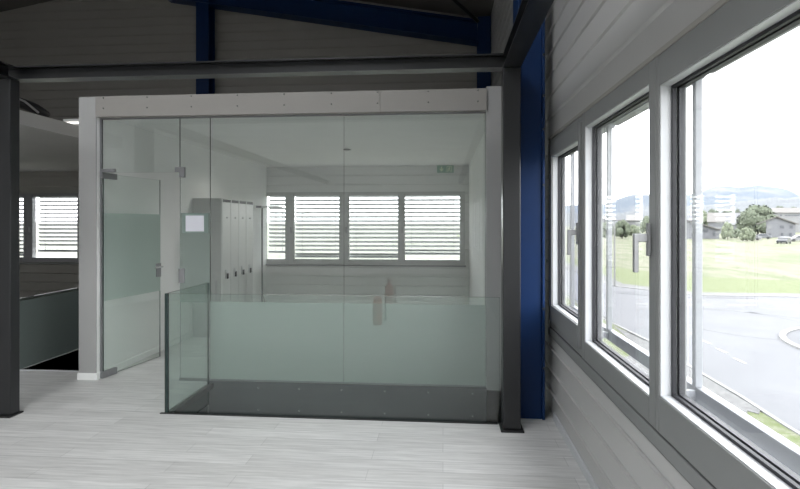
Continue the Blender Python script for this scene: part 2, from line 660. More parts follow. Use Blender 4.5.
steel_post(.458, .592, 4.03, 4.16, 'dark grey steel post in front of the blue column, right of the glass railing')
steel_post(-3.74, -3.54, 3.99, 4.09, 'dark steel post at the photo\'s left edge, left of the glass room')
b = MB()
i_beam_x(b, -3.66, .592, 4.03, 4.15, BZ0, BZ1)
tag(b.build('dark_steel_beam', M['steel'], origin=(-1.5, 4.09, BZ0)), 'long dark steel crossbeam spanning between the two dark posts above the glass room', 'beam', 'dark steel beams of the canopy frame')
b = MB()
i_beam_y(b, .458, .592, YB, 4.03, BZ0, BZ1)
tag(b.build('dark_steel_beam', M['steel'], origin=(.52, 0, BZ0)), 'dark steel beam running overhead along the window wall from the right post', 'beam', 'dark steel beams of the canopy frame')
b = MB()
i_beam_y(b, -3.655, -3.535, YB, 4.03, BZ0, BZ1)
tag(b.build('dark_steel_beam', M['steel'], origin=(-3.6, 0, BZ0)), 'dark steel beam end over the left post, running back out of the photo', 'beam', 'dark steel beams of the canopy frame')

# ================================================================== GLASS ROOM
b = MB()
b.box(-3.685, LW, 5.004, YF, 0, HZ)
struct(b.build('wall_glass_room_left', M['white'], bevel=.004))
b = MB()
b.box(-3.685, LW, 4.99, 5.004, 0, HZ)
struct(b.build('trim_9', M['post'], bevel=.003))
b = MB()
b.box(-3.70, LW + .015, 4.985, YF, 0, .07)
struct(b.build('baseboard_glass_room_left', M['white'], bevel=.003))
b = MB()
b.box(.50, .578, 5.2, YF, 0, HZ)
struct(b.build('wall_glass_room_right', M['white']))
b = MB()
b.box(LW, .50, 5.12, YF, CZ, HZ - .01)
struct(b.build('ceiling_glass_room', M['ceil']))
b = MB()
b.box(LW, .50, YF - .016, YF, 0, .06)
struct(b.build('baseboard_far', M['white'], bevel=.003))
b = MB()
b.box(.412, .578, 5.0, 5.2, -.62, 2.892)
struct(b.build('trim_1', M['post'], bevel=.004))

part = empty('glass_partition', (-1.2, PY, 0), 'glass front wall of the white room under a pale screwed header board', 'glass wall')
b = MB()
for x0, x1 in ((LW + .003, -.605), (-.603, .415)):
    b.box(x0, x1, 4.975, 5.12, 2.66, HZ)
hd = b.build('header_board', M['header'], part, bevel=.003)
for u_x in (-3.41, -2.95, -2.49, -2.02, -1.55, -1.08, -.63, -.14, .33):
    for z in (2.745, 2.850):
        s = MB()
        s.tube([(u_x, 4.975, z), (u_x, 4.968, z)], [.008, .005], 8)
        s.build('screw', M['screw'], hd)
b = MB()
b.box(-2.655, .412, PY - .015, PY + .015, 0, .022)
b.build('floor_channel', M['satin'], part)
b = MB()
b.box(LW, .412, PY - .012, PY + .012, 2.648, 2.66)
b.build('head_channel', M['satin'], part)
b = MB()
b.box(LW, LW + .02, PY - .012, PY + .012, 0, 2.648)
b.build('wall_channel', M['satin'], part)


def pane(x0, x1, z0, z1):
    q = MB()
    q.box(x0, x1, PY - .005, PY + .005, z0, z1, 0, 1, 1)
    return q.build('glass_panel', [M['pglass'], M['gedge']], part)


JX = (-2.652, -2.335, -.972, .412)
for i in range(3):
    pn = pane(JX[i] + .002, JX[i + 1] - .002, .022, 2.648)
    if i == 0:
        b = MB()
        b.box(JX[0] + .003, JX[1] - .003, PY - .0068, PY - .0055, .79, 1.69)
        tag(b.build('frosted_film', M['film3'], pn), 'frosted band across the narrow panel')
    else:
        b = MB()
        b.box(JX[i] + .003, JX[i + 1] - .003, PY - .0068, PY - .0055, .024, .80)
        tag(b.build('frosted_film', M['film4'], pn), 'frosted film on the lower part of the glass')
b = MB()
b.box(LW + .022, JX[0] - .002, PY - .005, PY + .005, 2.105, 2.648, 0, 1, 1)
b.build('transom_panel', [M['pglass'], M['gedge']], part)


def clamp(b, x0, x1, z0, z1):
    b.box(x0, x1, PY - .016, PY + .016, z0, z1)


b = MB()
clamp(b, -2.70, -2.60, 2.105, 2.155)
clamp(b, -2.652, -2.60, 2.05, 2.105)
b.build('corner_fitting', M['satin'], part, bevel=.003)
b = MB()
clamp(b, LW + .002, LW + .16, 2.11, 2.145)
b.build('pivot_fitting', M['satin'], part, bevel=.003)
b = MB()
clamp(b, -2.662, -2.60, .985, 1.13)
b.build('lock_keeper', M['satin'], part, bevel=.004)

# the sheet of paper in its holder, on the narrow glass panel
ph = empty('sign_holder', (-2.48, PY - .012, 1.52), 'paper notice in a pale holder stuck on the narrow glass panel by the door', 'notice')
b = MB()
b.box(-2.625, -2.352, PY - .013, PY - .009, 1.49, 1.685)
b.build('holder_plate', M['acryl'], ph, bevel=.001)
b = MB()
b.box(-2.585, -2.395, PY - .0155, PY - .0135, 1.505, 1.665)
b.build('paper_sheet', M['paper'], ph)

# glass door, standing open into the room
hinge = V((-3.468, PY, 0))
ang = math.radians(81)
DW = .845
da = V((math.cos(ang), math.sin(ang), 0))
dn = V((math.sin(ang), -math.cos(ang), 0))       # towards the open room / camera right
door = empty('glass_door', hinge, 'frameless glass door with frosted band standing open at the left of the glass wall', 'door')


def dbox(b, s0, s1, n0, n1, z0, z1, mi=0, edge=None):
    vs = []
    for z in (z0, z1):
        for s, n in ((s0, n0), (s1, n0), (s1, n1), (s0, n1)):
            p = hinge + da * s + dn * n
            vs.append((p.x, p.y, z))
    fs = [(0, 3, 2, 1), (4, 5, 6, 7), (0, 1, 5, 4), (2, 3, 7, 6), (1, 2, 6, 5), (3, 0, 4, 7)]
    k = len(b.v)
    b.v += [V(p) for p in vs]
    for i, f in enumerate(fs):
        b.f.append([j + k for j in f])
        b.m.append(mi if (edge is None or i in (2, 3)) else edge)


b = MB()
dbox(b, .0, DW, -.005, .005, .012, 2.095, 0, 1)
leaf = b.build('door_leaf', [M['pglass'], M['gedge']], door)
b = MB()
dbox(b, .004, DW - .004, .0056, .0068, .79, 1.69)
b.build('frosted_film', M['film'], leaf)
for nm, z0, z1, s1 in (('top_pivot_fitting', 2.045, 2.105, .17), ('floor_pivot_fitting', .004, .07, .17)):
    b = MB()
    dbox(b, -.03, s1, -.016, .016, z0, z1)
    b.build(nm, M['satin'], door, bevel=.003)
b = MB()
dbox(b, DW - .075, DW, -.018, .018, .955, 1.115)
lk = b.build('lock_case', M['satin'], door, bevel=.004)
for sg in (1, -1):
    b = MB()
    p0 = hinge + da * (DW - .03) + V((0, 0, 1.075))
    b.tube([p0 + dn * .018 * sg, p0 + dn * .062 * sg, p0 + dn * .066 * sg - da * .015, p0 + dn * .066 * sg - da * .13], .010, 10)
    b.build('lever_handle', M['chrome'], lk, smooth=True)

# ------------------------------------------------------------------ glass railing round the stairwell
RZ = 1.0
rail = empty('glass_railing', (-.9, HY0, 0), 'frameless glass balustrade round the stair opening in front of the glass room', 'railing')
b = MB()
b.box(HX0 + .022, .452, HY0 + .012, HY0 + .030, -.2, RZ, 0, 1, 1)
b.build('front_glass', [M['rglass'], M['gedge']], rail)
b = MB()
b.box(HX0 - .006 + .008, HX0 + .020, HY0 + .012, HY1 - .03, -.2, RZ, 0, 1, 0)
b.build('side_glass', [M['rglass'], M['gedge']], rail)
b = MB()
b.box(HX0 + .024, HX0 + .060, HY0 + .036, HY1 - .022, -.045, .004)
b.build('clamp_rail', M['steel'], rail, bevel=.002)
b = MB()
b.box(HX0 - .03, .43, HY0 - .012, HY0 + .008, -.02, .006)
b.build('floor_edge_strip', M['black'], rail)
b = MB()
b.box(HX0 + .002, HX0 + .028, HY0 + .006, HY0 + .0315, .0, RZ + .001)
b.build('corner_profile', M['gedge'], rail, bevel=.002)

# lining of the stair opening
b = MB()
b.box(HX0 + .003, .412, HY1 - .018, HY1 - .001, -.62, .024)
fa = b.build('fascia_panel', M['fascia'], None, origin=(-1, HY1, -.3), bevel=.002)
tag(fa, 'dark grey screwed panel lining the far edge of the stair opening', 'edge panel', 'dark panels lining the stair opening')
for x in (-1.81, -1.40, -.98, -.56, -.14, .28):
    for z in (-.03, -.245):
        s = MB()
        s.tube([(x, HY1 - .018, z), (x, HY1 - .024, z)], [.010, .006], 8)
        s.build('screw', M['satin'], fa)
b = MB()
b.box(HX0 + .0002, HX0 + .0016, HY0 + .002, HY1 - .019, -.62, -.05)
fl = b.build('fascia_panel', M['fascia'], None, origin=(HX0, 4.6, -.3))
tag(fl, 'dark grey panel lining the left edge of the stair opening, below the side glass', 'edge panel', 'dark panels lining the stair opening')
b = MB()
b.box(HX0 - .3, HX1 + .3, HY0 - .3, HY1 + .3, -2.95, -2.85)
b.box(HX0 - .02, HX0, HY0, HY1, -2.85, -.62)
b.box(HX1, HX1 + .02, HY0, HY1, -2.85, 0)
b.box(HX0, HX1, HY1, HY1 + .02, -2.85, -.3)
b.box(HX0, HX1, HY0 - .02, HY0, -2.85, -.3)
struct(b.build('wall_stairwell', M['dark']))

# ------------------------------------------------------------------ left stairwell, bulkhead, its glass railing
b = MB()
b.box(LX0, LX1, LY0, LY1, -2.2, -2.1)
b.box(LX0 - .02, LX0, LY0, LY1, -2.2, -.001)
b.box(LX1, LX1 + .02, LY0, LY1, -2.2, -.001)
b.box(LX0, LX1, LY0 - .02, LY0, -2.2, -.3)
struct(b.build('wall_stairwell_left', M['dark']))
b = MB()
b.box(LX0, LX1, LY0 - .022, LY0 + .002, -.03, .008)
struct(b.build('trim_2', M['reveal']))
lr = empty('glass_railing', (-4.58, 7.7, 0), 'low smoked glass balustrade beside the dark stairwell left of the glass room', 'railing')
b = MB()
b.box(-4.60, -4.585, LY0, YF - .03, -.02, .77, 0, 1, 0)
g = b.build('side_glass', [M['smoke'], M['gedge']], lr)
b = MB()
b.box(-4.583, -4.5815, LY0 + .02, YF - .05, .0, .74)
b.build('frosted_film', M['film2'], g)

b = MB()
b.box(XL, -4.46, 3.2, YF, 2.635, 2.785)
struct(b.build('ceiling_left', M['bulk']))
# ducting lying on the bulkhead
dct = empty('ventilation_hose', (-4.60, 5.2, 2.785), 'black flexible hose with bright metal clip lying on the bulkhead top at far left', 'hose')
b = MB()
pts, rs = [], []
for i in range(33):
    t = i / 32
    pts.append((-4.57 + .03 * math.sin(t * 3), 4.75 + .92 * t, 2.855 + .040 * math.sin(t * 2.6) - .035 * t * t))
    rs.append((.052 if t < .8 else .052 - .10 * (t - .8)) + .005 * (i % 2))
b.tube(pts, rs, 14)
b.build('hose', M['black'], dct, smooth=True)
b = MB()
b.tube([(-4.50, 4.95, 2.88), (-4.485, 5.12, 2.915), (-4.480, 5.24, 2.895), (-4.475, 5.42, 2.815)], .012, 8)
b.build('metal_clip', M['chrome'], dct, smooth=True)
tl = empty('tube_lamp', (-4.1, 6.3, 2.8), 'white tube lamp glowing faintly behind the top of the bulkhead, next to the glass room', 'lamp')
b = MB()
b.box(-4.65, -3.70, 6.02, 6.10, 2.835, 2.865)
b.build('lamp_body', M['dullwhite'], tl, bevel=.004)
b = MB()
b.tube([(-4.64, 6.06, 2.819), (-3.71, 6.06, 2.822)], .012, 10)
b.build('tube', M['lit'], tl, smooth=True)

# ================================================================== WINDOWS
def sash_rect(b, s0, s1, z0, z1, wd, x0, x1, mi=0):
    """four bars of a rectangular frame in the right wall (s = Y)"""
    b.box(x0, x1, s0, s0 + wd, z0, z1, mi)
    b.box(x0, x1, s1 - wd, s1, z0, z1, mi)
    b.box(x0, x1, s0 + wd, s1 - wd, z0, z0 + wd, mi)
    b.box(x0, x1, s0 + wd, s1 - wd, z1 - wd, z1, mi)


def right_window(n, y0, y1, gy0, gy1, handle=None, gz0=.888, gz1=2.165, sash=True):
    """y0..y1 frame, gy0..gy1 clear glass; frame face slightly proud of the wall"""
    b = MB()
    xf = W - .012
    sy0, sy1, sz0, sz1 = y0 + .02, y1 - .03, WZ0 + .05, WZ1 - .04
    if sash:
        # outer frame
        for a in ((y0, sy0 - .002, WZ0, WZ1), (sy1 + .002, y1, WZ0, WZ1), (sy0 - .002, sy1 + .002, WZ0, sz0 - .003), (sy0 - .002, sy1 + .002, sz1 + .003, WZ1)):
            b.box(xf + .006, W + .10, a[0], a[1], a[2], a[3])
        win = b.build('window_%d' % n, M['alu'], bevel=.003)
    else:
        for a in ((y0, gy0, WZ0, WZ1), (gy1, y1, WZ0, WZ1), (gy0, gy1, WZ0, gz0), (gy0, gy1, gz1, WZ1)):
            b.box(xf, W + .10, a[0], a[1], a[2], a[3])
        win = b.build('window_%d' % n, M['alu'], bevel=.003)
    struct(win)
    if sash:
        b = MB()
        for a in ((sy0, gy0, sz0, sz1), (gy1, sy1, sz0, sz1), (gy0, gy1, sz0, gz0), (gy0, gy1, gz1, sz1)):
            b.box(xf - .008, W + .075, a[0], a[1], a[2], a[3])
        sa = b.build('sash', M['alu'], win, bevel=.004)
    else:
        sa = win
    # white glazing bead lining the opening, then black gasket
    b = MB()
    e = .004
    for a in ((gy0 - .002, gy0 + e, gz0, gz1), (gy1 - e, gy1 + .002, gz0, gz1), (gy0, gy1, gz0 - .002, gz0 + e), (gy0, gy1, gz1 - e, gz1 + .002)):
        b.box(xf + .006, W + .036, a[0], a[1], a[2], a[3])
    b.build('glazing_bead', M['reveal'], sa)
    b = MB()
    e = .016
    for a in ((gy0, gy0 + e, gz0, gz1), (gy1 - e, gy1, gz0, gz1), (gy0 + e, gy1 - e, gz0, gz0 + e), (gy0 + e, gy1 - e, gz1 - e, gz1)):
        b.box(W + .036, W + .050, a[0], a[1], a[2], a[3])
        b.box(W + .062, W + .085, a[0], a[1], a[2], a[3])
    b.build('gasket', M['gasket'], sa)
    b = MB()
    b.box(W + .050, W + .062, gy0, gy1, gz0, gz1)
    b.build('pane', M['glass'], sa)
    if handle:
        b = MB()
        b.box(xf - .022, xf - .008, handle - .012, handle + .012, 1.455, 1.595)
        hb = b.build('handle_plate', M['satin'], win, bevel=.003)
        b = MB()
        b.box(xf - .075, xf - .020, handle - .009, handle + .009, 1.515, 1.550)
        b.box(xf - .078, xf - .058, handle - .010, handle + .010, 1.385, 1.550)
        b.build('handle_lever', M['satin'], hb, bevel=.003)
    return win


right_window(1, 3.43, 4.45, 3.492, 4.335, handle=3.475, gz0=.92, gz1=2.137)
right_window(2, 2.262, 3.43, 2.332, 3.362, handle=2.297, gz0=.845, gz1=2.20, sash=False)
right_window(3, .10, 2.262, .22, 2.228, gz0=.880, sash=False)
right_window(4, -2.65, .10, -2.53, -.02, sash=False)
right_window(5, RY0, -2.65, RY0 + .12, -2.77, sash=False)
b = MB()
b.box(W - .012, W + .002, RY0, RY1 + .03, WZ0 - .075, WZ0 - .010)
struct(b.build('trim_3', M['alu'], bevel=.003))
b = MB()
b.box(W - .005, W + .004, RY0, RY1 + .02, WZ0 - .083, WZ0 - .0755)
struct(b.build('trim_10', M['gasket']))  # black strip standing in for the shadow gap below the trim
b = MB()
b.box(W - .004, W + .004, RY0, RY1 + .02, WZ0 - .010, WZ0 + .0005)
struct(b.build('trim_4', M['gasket']))  # black strip standing in for the shaded gap between frame and trim
b = MB()
b.box(W - .016, W + .01, RY1 + .001, RY1 + .035, WZ0 - .03, WZ1 + .01)
b.box(W - .016, W + .01, RY0, RY1 + .035, WZ1, WZ1 + .022)
struct(b.build('trim_5', M['panel'], bevel=.003))
# outer sill
b = MB()
b.prism([(W + .10, RY0, .80), (W + .20, RY0, .775), (W + .20, RY0, .755), (W + .10, RY0, .755)], (0, RY1 - RY0, 0))
struct(b.build('trim_6', M['extalu']))

# outside: bar and guide rails of the blinds
ob = empty('blind_guide_rail', (1.09, 2.3, .8), 'grey aluminium bar with upright guides mounted outside the right windows', 'guide rail')
b = MB()
b.box(1.06, 1.10, RY0, RY1 + .05, .838, .905)
b.build('cross_bar', M['extalu'], ob, bevel=.004)
for y in (-2.6, .15, 2.292, 3.46, 4.42):
    b = MB()
    b.box(1.055, 1.085, y - .016, y + .016, .905, 2.34)
    b.build('upright', M['extalu'], ob, bevel=.004)
    b = MB()
    b.box(W + .10, 1.06, y - .012, y + .012, .85, .89)
    b.build('bracket', M['extalu'], ob)
    b = MB()
    b.box(W + .10, 1.06, y - .012, y + .012, 2.26, 2.30)
    b.build('bracket', M['extalu'], ob)


def raised_blind(y0, y1, label):
    r = empty('raised_blind', (1.09, (y0 + y1) / 2, 2.18), label, 'blind', 'raised outdoor blinds')
    q = MB()
    q.box(1.03, 1.16, y0, y1, 2.27, 2.36)
    q.build('head_box', M['extalu'], r, bevel=.003)
    q = MB()
    k = 0
    z = 2.262
    while z > 2.232:
        q.prism([(1.045, y0 + .01, z), (1.085, y0 + .01, z + .006), (1.125, y0 + .01, z), (1.085, y0 + .01, z + .003)], (0, y1 - y0 - .02, 0))
        z -= .010
    q.build('slats', M['slat'], r)
    q = MB()
    q.box(1.05, 1.12, y0 + .005, y1 - .005, 2.215, 2.230)
    q.build('bottom_rail', M['extalu'], r, bevel=.003)


raised_blind(3.49, 4.39, 'raised outdoor blind above the smallest right-hand window')
raised_blind(2.32, 3.43, 'raised outdoor blind above the middle right-hand window')
raised_blind(.18, 2.26, 'raised outdoor blind above the large nearest right-hand window')

# ------------------------------------------------------------------ far windows and their lowered blinds
def far_window(n, x0, x1, gx0, gx1, gz0=.865, gz1=2.115):
    b = MB()
    for a in ((x0, gx0, FZ0, FZ1), (gx1, x1, FZ0, FZ1), (gx0, gx1, FZ0, gz0), (gx0, gx1, gz1, FZ1)):
        b.box(a[0], a[1], YF - .012, YF + .10, a[2], a[3])
    w = struct(b.build('window_%d' % n, M['faralu' if n < 10 else 'satin'], bevel=.004))
    b = MB()
    b.box(gx0, gx1, YF + .04, YF + .052, gz0, gz1)
    b.build('pane', M['glass'], w)
    b = MB()
    b.box(gx0 + .004, gx0 + .010, YF - .014, YF - .012, FZ0 + .05, FZ1 - .03)
    b.build('gasket', M['gasket'], w)
    b = MB()
    b.box(gx0 - .055, gx0 - .03, YF - .03, YF - .012, 1.38, 1.5)
    b.box(gx0 - .055, gx0 - .035, YF - .06, YF - .03, 1.40, 1.5)
    b.build('handle', M['satin'], w, bevel=.003)


def lowered_blind(x0, x1, zb, label):
    r = empty('venetian_blind', ((x0 + x1) / 2, YF + .20, zb), label, 'blind', 'lowered blinds of the far windows')
    q = MB()
    z = 2.20
    while z > zb + .07:
        t = math.radians(34)
        c, s = .040 * math.cos(t), .040 * math.sin(t)
        y = YF + .20
        q.prism([(x0, y - c, z + s), (x0, y, z + .006), (x0, y + c, z - s), (x0, y, z + .003)], (x1 - x0, 0, 0))
        z -= .083
    q.build('slats', M['slat'], r)
    q = MB()
    q.box(x0, x1, YF + .17, YF + .23, zb, zb + .045)
    q.build('bottom_rail', M['extalu'], r, bevel=.003)
    for x in (x0 + .14, x1 - .14):
        q = MB()
        q.tube([(x, YF + .205, zb), (x, YF + .205, 2.24)], .004, 6)
        q.build('cord', M['extalu'], r)
    q = MB()
    q.box(x0, x1, YF + .15, YF + .26, 2.24, 2.33)
    q.build('head_box', M['extalu'], r)


far_window(6, A0, -3.03, -3.52, -3.12)
far_window(7, -3.03, -1.935, -2.95, -2.035)
far_window(8, -1.935, -.815, -1.845, -.875)
far_window(9, -.815, A1, -.745, .325)
far_window(10, B0, -8.56, B0, -8.66)
far_window(11, -8.56, B1, -8.47, -7.48)
lowered_blind(-3.52, -3.10, .975, 'lowered blind of the narrow far window next to the floor lamp')
lowered_blind(-2.97, -2.01, .885, 'lowered blind of the second far window, right of the floor lamp')
lowered_blind(-1.87, -.85, .885, 'lowered blind of the third far window, middle of the glass room\'s back wall')
lowered_blind(-.765, .35, .955, 'lowered blind of the far window under the exit sign')
lowered_blind(-9.58, -8.64, .885, 'lowered blind, thin strip beside the left dark post')
lowered_blind(-8.49, -7.46, .975, 'lowered blind in the dim area left of the glass room')
b = MB()
b.box(-3.57, .44, YF - .055, YF, FZ0 - .035, FZ0 - .004)
struct(b.build('trim_7', M['alu'], bevel=.004))
b = MB()
b.box(B0, B1 + .03, YF - .055, YF, FZ0 - .035, FZ0 - .004)
struct(b.build('trim_8', M['alu'], bevel=.004))

# ================================================================== THINGS IN THE GLASS ROOM
# row of four lockers: one cabinet each
LKX0, LKX1, LKH = LW + .02, -3.05, 1.93
for i in range(4):
    y0 = 6.98 + i * .293
    y1 = y0 + .291
    wh = ('nearest the door, its grey side showing', 'second from the door', 'third from the door', 'farthest, next to the floor lamp')[i]
    r = empty('locker', ((LKX0 + LKX1) / 2, (y0 + y1) / 2, 0), 'tall light grey locker of the row of four, ' + wh, 'locker', 'row of tall lockers')
    b = MB()
    b.box(LKX0, LKX1 - .02, y0, y1, 0, LKH)
    b.build('body', M['lockerside'], r, bevel=.003)
    b = MB()
    b.box(LKX1 - .018, LKX1, y0 + .004, y1 - .004, .06, LKH - .008)
    d = b.build('door', M['locker'], r, bevel=.003)
    b = MB()
    b.box(LKX1, LKX1 + .006, y0 + .03, y1 - .012, LKH - .052, LKH - .012)
    b.build('label_strip', M['black'], d, bevel=.001)
    b = MB()
    b.tube([(LKX1, y0 + .15, 1.66), (LKX1 + .012, y0 + .15, 1.66)], .010, 10)
    b.build('knob', M['satin'], d)
    b = MB()
    b.box(LKX1, LKX1 + .012, y0 + .10, y0 + .155, .80, .93)
    l = b.build('lock_plate', M['chrome'], d, bevel=.003)
    b = MB()
    b.box(LKX1 + .012, LKX1 + .030, y0 + .118, y0 + .160, .80, .875)
    b.build('padlock', M['black'], l, bevel=.004)

# floor lamp with a flat wide head
fx, fy = -3.42, 9.62
r = empty('floor_lamp', (fx, fy, 0), 'slim grey office floor lamp with flat head in front of the far window', 'lamp')
b = MB()
b.prism([(fx + .13 * math.cos(a), fy + .13 * math.sin(a), 0) for a in [2 * math.pi * i / 24 for i in range(24)]], (0, 0, .018))
b.build('base', M['lampgrey'], r, bevel=.003)
b = MB()
b.tube([(fx, fy, .018), (fx, fy, 1.87)], .016, 12)
b.build('pole', M['lampgrey'], r, smooth=True)
b = MB()
b.box(fx - .15, fx + .02, fy - .11, fy + .11, 1.865, 1.905)
b.build('lamp_housing', M['lampgrey'], r, bevel=.006)
b = MB()
b.box(fx + .02, fx + .36, fy - .11, fy + .11, 1.875, 1.90)
b.build('lamp_head', M['dullwhite'], r, bevel=.006)
b = MB()
b.tube([(fx + .02, fy - .05, .25), (fx + .07, fy - .10, .16), (fx + .08, fy - .10, .07), (fx + .05, fy - .13, .02), (fx + .10, fy, .02)], .006, 6)
b.build('cable', M['black'], r, smooth=True)

# wall box above the lockers' near end is not needed: exit sign
ex0, ex1, ez0, ez1, ey = -.115, .205, 2.545, 2.685, YF - .09
r = empty('exit_sign', ((ex0 + ex1) / 2, ey, ez0), 'green emergency exit sign with arrow and running figure over the far windows', 'sign')
b = MB()
b.box(ex0, ex1, ey - .012, ey + .012, ez0, ez1)
b.build('sign_plate', M['green'], r, bevel=.003)
b = MB()
b.box(ex0 + .05, ex1 - .05, ey + .012, YF, ez1 - .03, ez1 - .01)
b.build('bracket', M['satin'], r)
yf = ey - .013


def flat(b, pts):
    b.prism([(x, yf, z) for x, z in pts], (0, -.002, 0))


b = MB()
ax, az = ex0 + .085, ez0 + .07
flat(b, [(ax - .009, az + .048), (ax - .009, az - .005), (ax + .009, az - .005), (ax + .009, az + .048)])
flat(b, [(ax - .042, az + .002), (ax, az - .048), (ax + .042, az + .002), (ax + .026, az + .012), (ax, az - .018), (ax - .026, az + .012)])
b.build('arrow', M['pictogram'], r)
b = MB()
px = ex0 + .235
flat(b, [(px - .05, ez0 + .015), (px - .05, ez0 + .125), (px - .04, ez0 + .125), (px - .04, ez0 + .015)])
flat(b, [(px - .04, ez0 + .125), (px + .05, ez0 + .125), (px + .05, ez0 + .115), (px - .04, ez0 + .115)])
flat(b, [(px + .04, ez0 + .115), (px + .05, ez0 + .115), (px + .05, ez0 + .015), (px + .04, ez0 + .015)])
flat(b, [(px + .008 + .010 * math.cos(t), ez0 + .102 + .010 * math.sin(t)) for t in [2 * math.pi * i / 10 for i in range(10)]])
flat(b, [(px - .012, ez0 + .085), (px + .010, ez0 + .090), (px + .004, ez0 + .055), (px - .016, ez0 + .055)])
flat(b, [(px - .016, ez0 + .058), (px + .002, ez0 + .058), (px - .012, ez0 + .035), (px - .036, ez0 + .018), (px - .040, ez0 + .026), (px - .022, ez0 + .040)])
flat(b, [(px - .004, ez0 + .058), (px + .006, ez0 + .056), (px + .026, ez0 + .040), (px + .022, ez0 + .015), (px + .014, ez0 + .016), (px + .015, ez0 + .036)])
flat(b, [(px + .006, ez0 + .088), (px + .030, ez0 + .070), (px + .026, ez0 + .064), (px + .006, ez0 + .076)])
flat(b, [(px - .012, ez0 + .086), (px - .032, ez0 + .076), (px - .034, ez0 + .060), (px - .027, ez0 + .060), (px - .024, ez0 + .072), (px - .010, ez0 + .077)])
b.build('running_figure', M['pictogram'], r)

# ceiling fittings
r = empty('smoke_detector', (-1.41, 7.57, CZ), 'round smoke detector on the glass room ceiling near the middle', 'smoke detector')
b = MB()
b.lathe((-1.41, 7.57, CZ), [(.0, -.05), (.035, -.05), (.05, -.03), (.055, -.012), (.06, 0)], 20)
b.build('housing', M['dullwhite'], r, smooth=True)
b = MB()
b.lathe((-1.41, 7.57, CZ), [(.0515, -.030), (.054, -.028), (.0545, -.022), (.0515, -.020)], 20)
b.build('sensor_ring', M['screw'], r)
r = empty('ceiling_spotlight', (-2.57, 7.47, CZ), 'small round recessed spotlight shining in the glass room ceiling, left of the smoke detector', 'ceiling light')
b = MB()
b.lathe((-2.57, 7.47, CZ), [(.06, -.012), (.085, -.012), (.09, 0)], 24)
b.build('rim', M['chrome'], r, smooth=True)
b = MB()
b.lathe((-2.57, 7.47, CZ), [(.0, -.010), (.062, -.010), (.062, -.002)], 24)
b.build('lens', M['lit'], r)
ld = bpy.data.lights.new('spotlight_beam', 'SPOT')
ld.energy = 3.4
ld.color = (1, .97, .93)
ld.spot_size = math.radians(150)
ld.spot_blend = 1
ld.shadow_soft_size = .05
lo = bpy.data.objects.new('spotlight_beam', ld)
lo.location = (0, 0, -.03)
lo.parent = r
COL.objects.link(lo)

# ------------------------------------------------------------------ fire extinguisher
def extinguisher(x, y, label):
    r = empty('fire_extinguisher', (x, y, 0), label, 'fire extinguisher')
    q = MB()
    q.lathe((x, y, 0), [(.070, 0), (.076, .01), (.076, .36), (.070, .395), (.045, .425), (.024, .435), (.024, .455)], 24)
    q.build('cylinder', M['red'], r, smooth=True)
    q = MB()
    q.lathe((x, y, .455), [(.026, 0), (.03, .01), (.03, .045), (.018, .05)], 14)
    v = q.build('valve', M['black'], r, smooth=True)
    q = MB()
    q.prism([(x - .012, y - .02, .50), (x - .012, y + .09, .525), (x - .012, y + .09, .54), (x - .012, y - .02, .52)], (.024, 0, 0))
    q.prism([(x - .010, y - .01, .47), (x - .010, y + .08, .475), (x - .010, y + .08, .485), (x - .010, y - .01, .485)], (.020, 0, 0))
    q.build('squeeze_lever', M['black'], v)
    q = MB()
    q.tube([(x + .02, y, .49), (x + .08, y - .01, .50), (x + .125, y - .02, .44), (x + .12, y - .03, .30), (x + .125, y - .03, .16)], .011, 10)
    h = q.build('hose', M['black'], r, smooth=True)
    q = MB()
    q.tube([(x + .125, y - .03, .17), (x + .125, y - .03, .10), (x + .125, y - .03, .06)], [.013, .016, .024], 12)
    q.build('nozzle', M['black'], h, smooth=True)
    q = MB()
    n = 12
    a0 = math.radians(-150)
    pts = []
    for i in range(n + 1):
        a = a0 + math.radians(120) * i / n
        pts.append((x + .0768 * math.cos(a), y + .0768 * math.sin(a)))
    for i in range(n):
        (xa, ya), (xb, yb) = pts[i], pts[i + 1]
        q.add([(xa, ya, .14), (xb, yb, .14), (xb, yb, .30), (xa, ya, .30)], [(0, 1, 2, 3)])
    q.build('label_plate', M['paper'], r)
    return r


extinguisher(-1.02, .32, 'red fire extinguisher with black hose, seen reflected in the glass wall and railing')

# ================================================================== OUTDOORS
G = -2.9


def ground_poly(name, pts, z, m, thick=.02):
    q = MB()
    q.prism([(x, y, z - thick) for x, y in pts], (0, 0, thick))
    return struct(q.build(name, m))


n = 64
q = MB()
R = 7000
q.add([(0, 0, G - .25)] + [(R * math.cos(2 * math.pi * i / n), R * math.sin(2 * math.pi * i / n), G - .25) for i in range(n)],
      [(0, 1 + i, 1 + (i + 1) % n) for i in range(n)])
struct(q.build('ground', M['farland']))
ground_poly('meadow', [(12, 46), (22, 41), (60, 41), (400, 60), (400, 420), (12, 420)], G + .02, M['meadow'])
ground_poly('hazy_meadow', [(-300, 12.5), (-6.2, 12.5), (-6.2, 420), (-300, 420)], G + .02, M['pale_haze'])
ground_poly('mown_strip', [(13.6, 120), (13.6, 46), (12.96, 38.6), (14.3, 36.8), (16.0, 34.3), (22, 34.2), (120, 37), (120, 46), (26, 42.2), (20.9, 44.4), (18.8, 48.5), (16.1, 54.7), (15.5, 120)], G + .035, M['mown'])
ground_poly('road', [(7.5, -60), (220, -60), (220, 36), (22, 34.4), (15.8, 33.8), (13.2, 36.0), (11.8, 40.1), (11.6, 46), (11.6, 200), (7.4, 200), (7.6, 30), (7.6, 18)], G + .03, M['asphalt'])
ground_poly('sidewalk', [(12.2, 36.9), (13.4, 35.4), (15.2, 33.0), (22, 32.9), (200, 35.0), (200, 36.6), (22, 34.3), (16.0, 34.4), (14.3, 36.9), (12.96, 38.7), (13.6, 46), (13.6, 120), (12, 120), (12, 46), (11.7, 40)], G + .05, M['paving'])
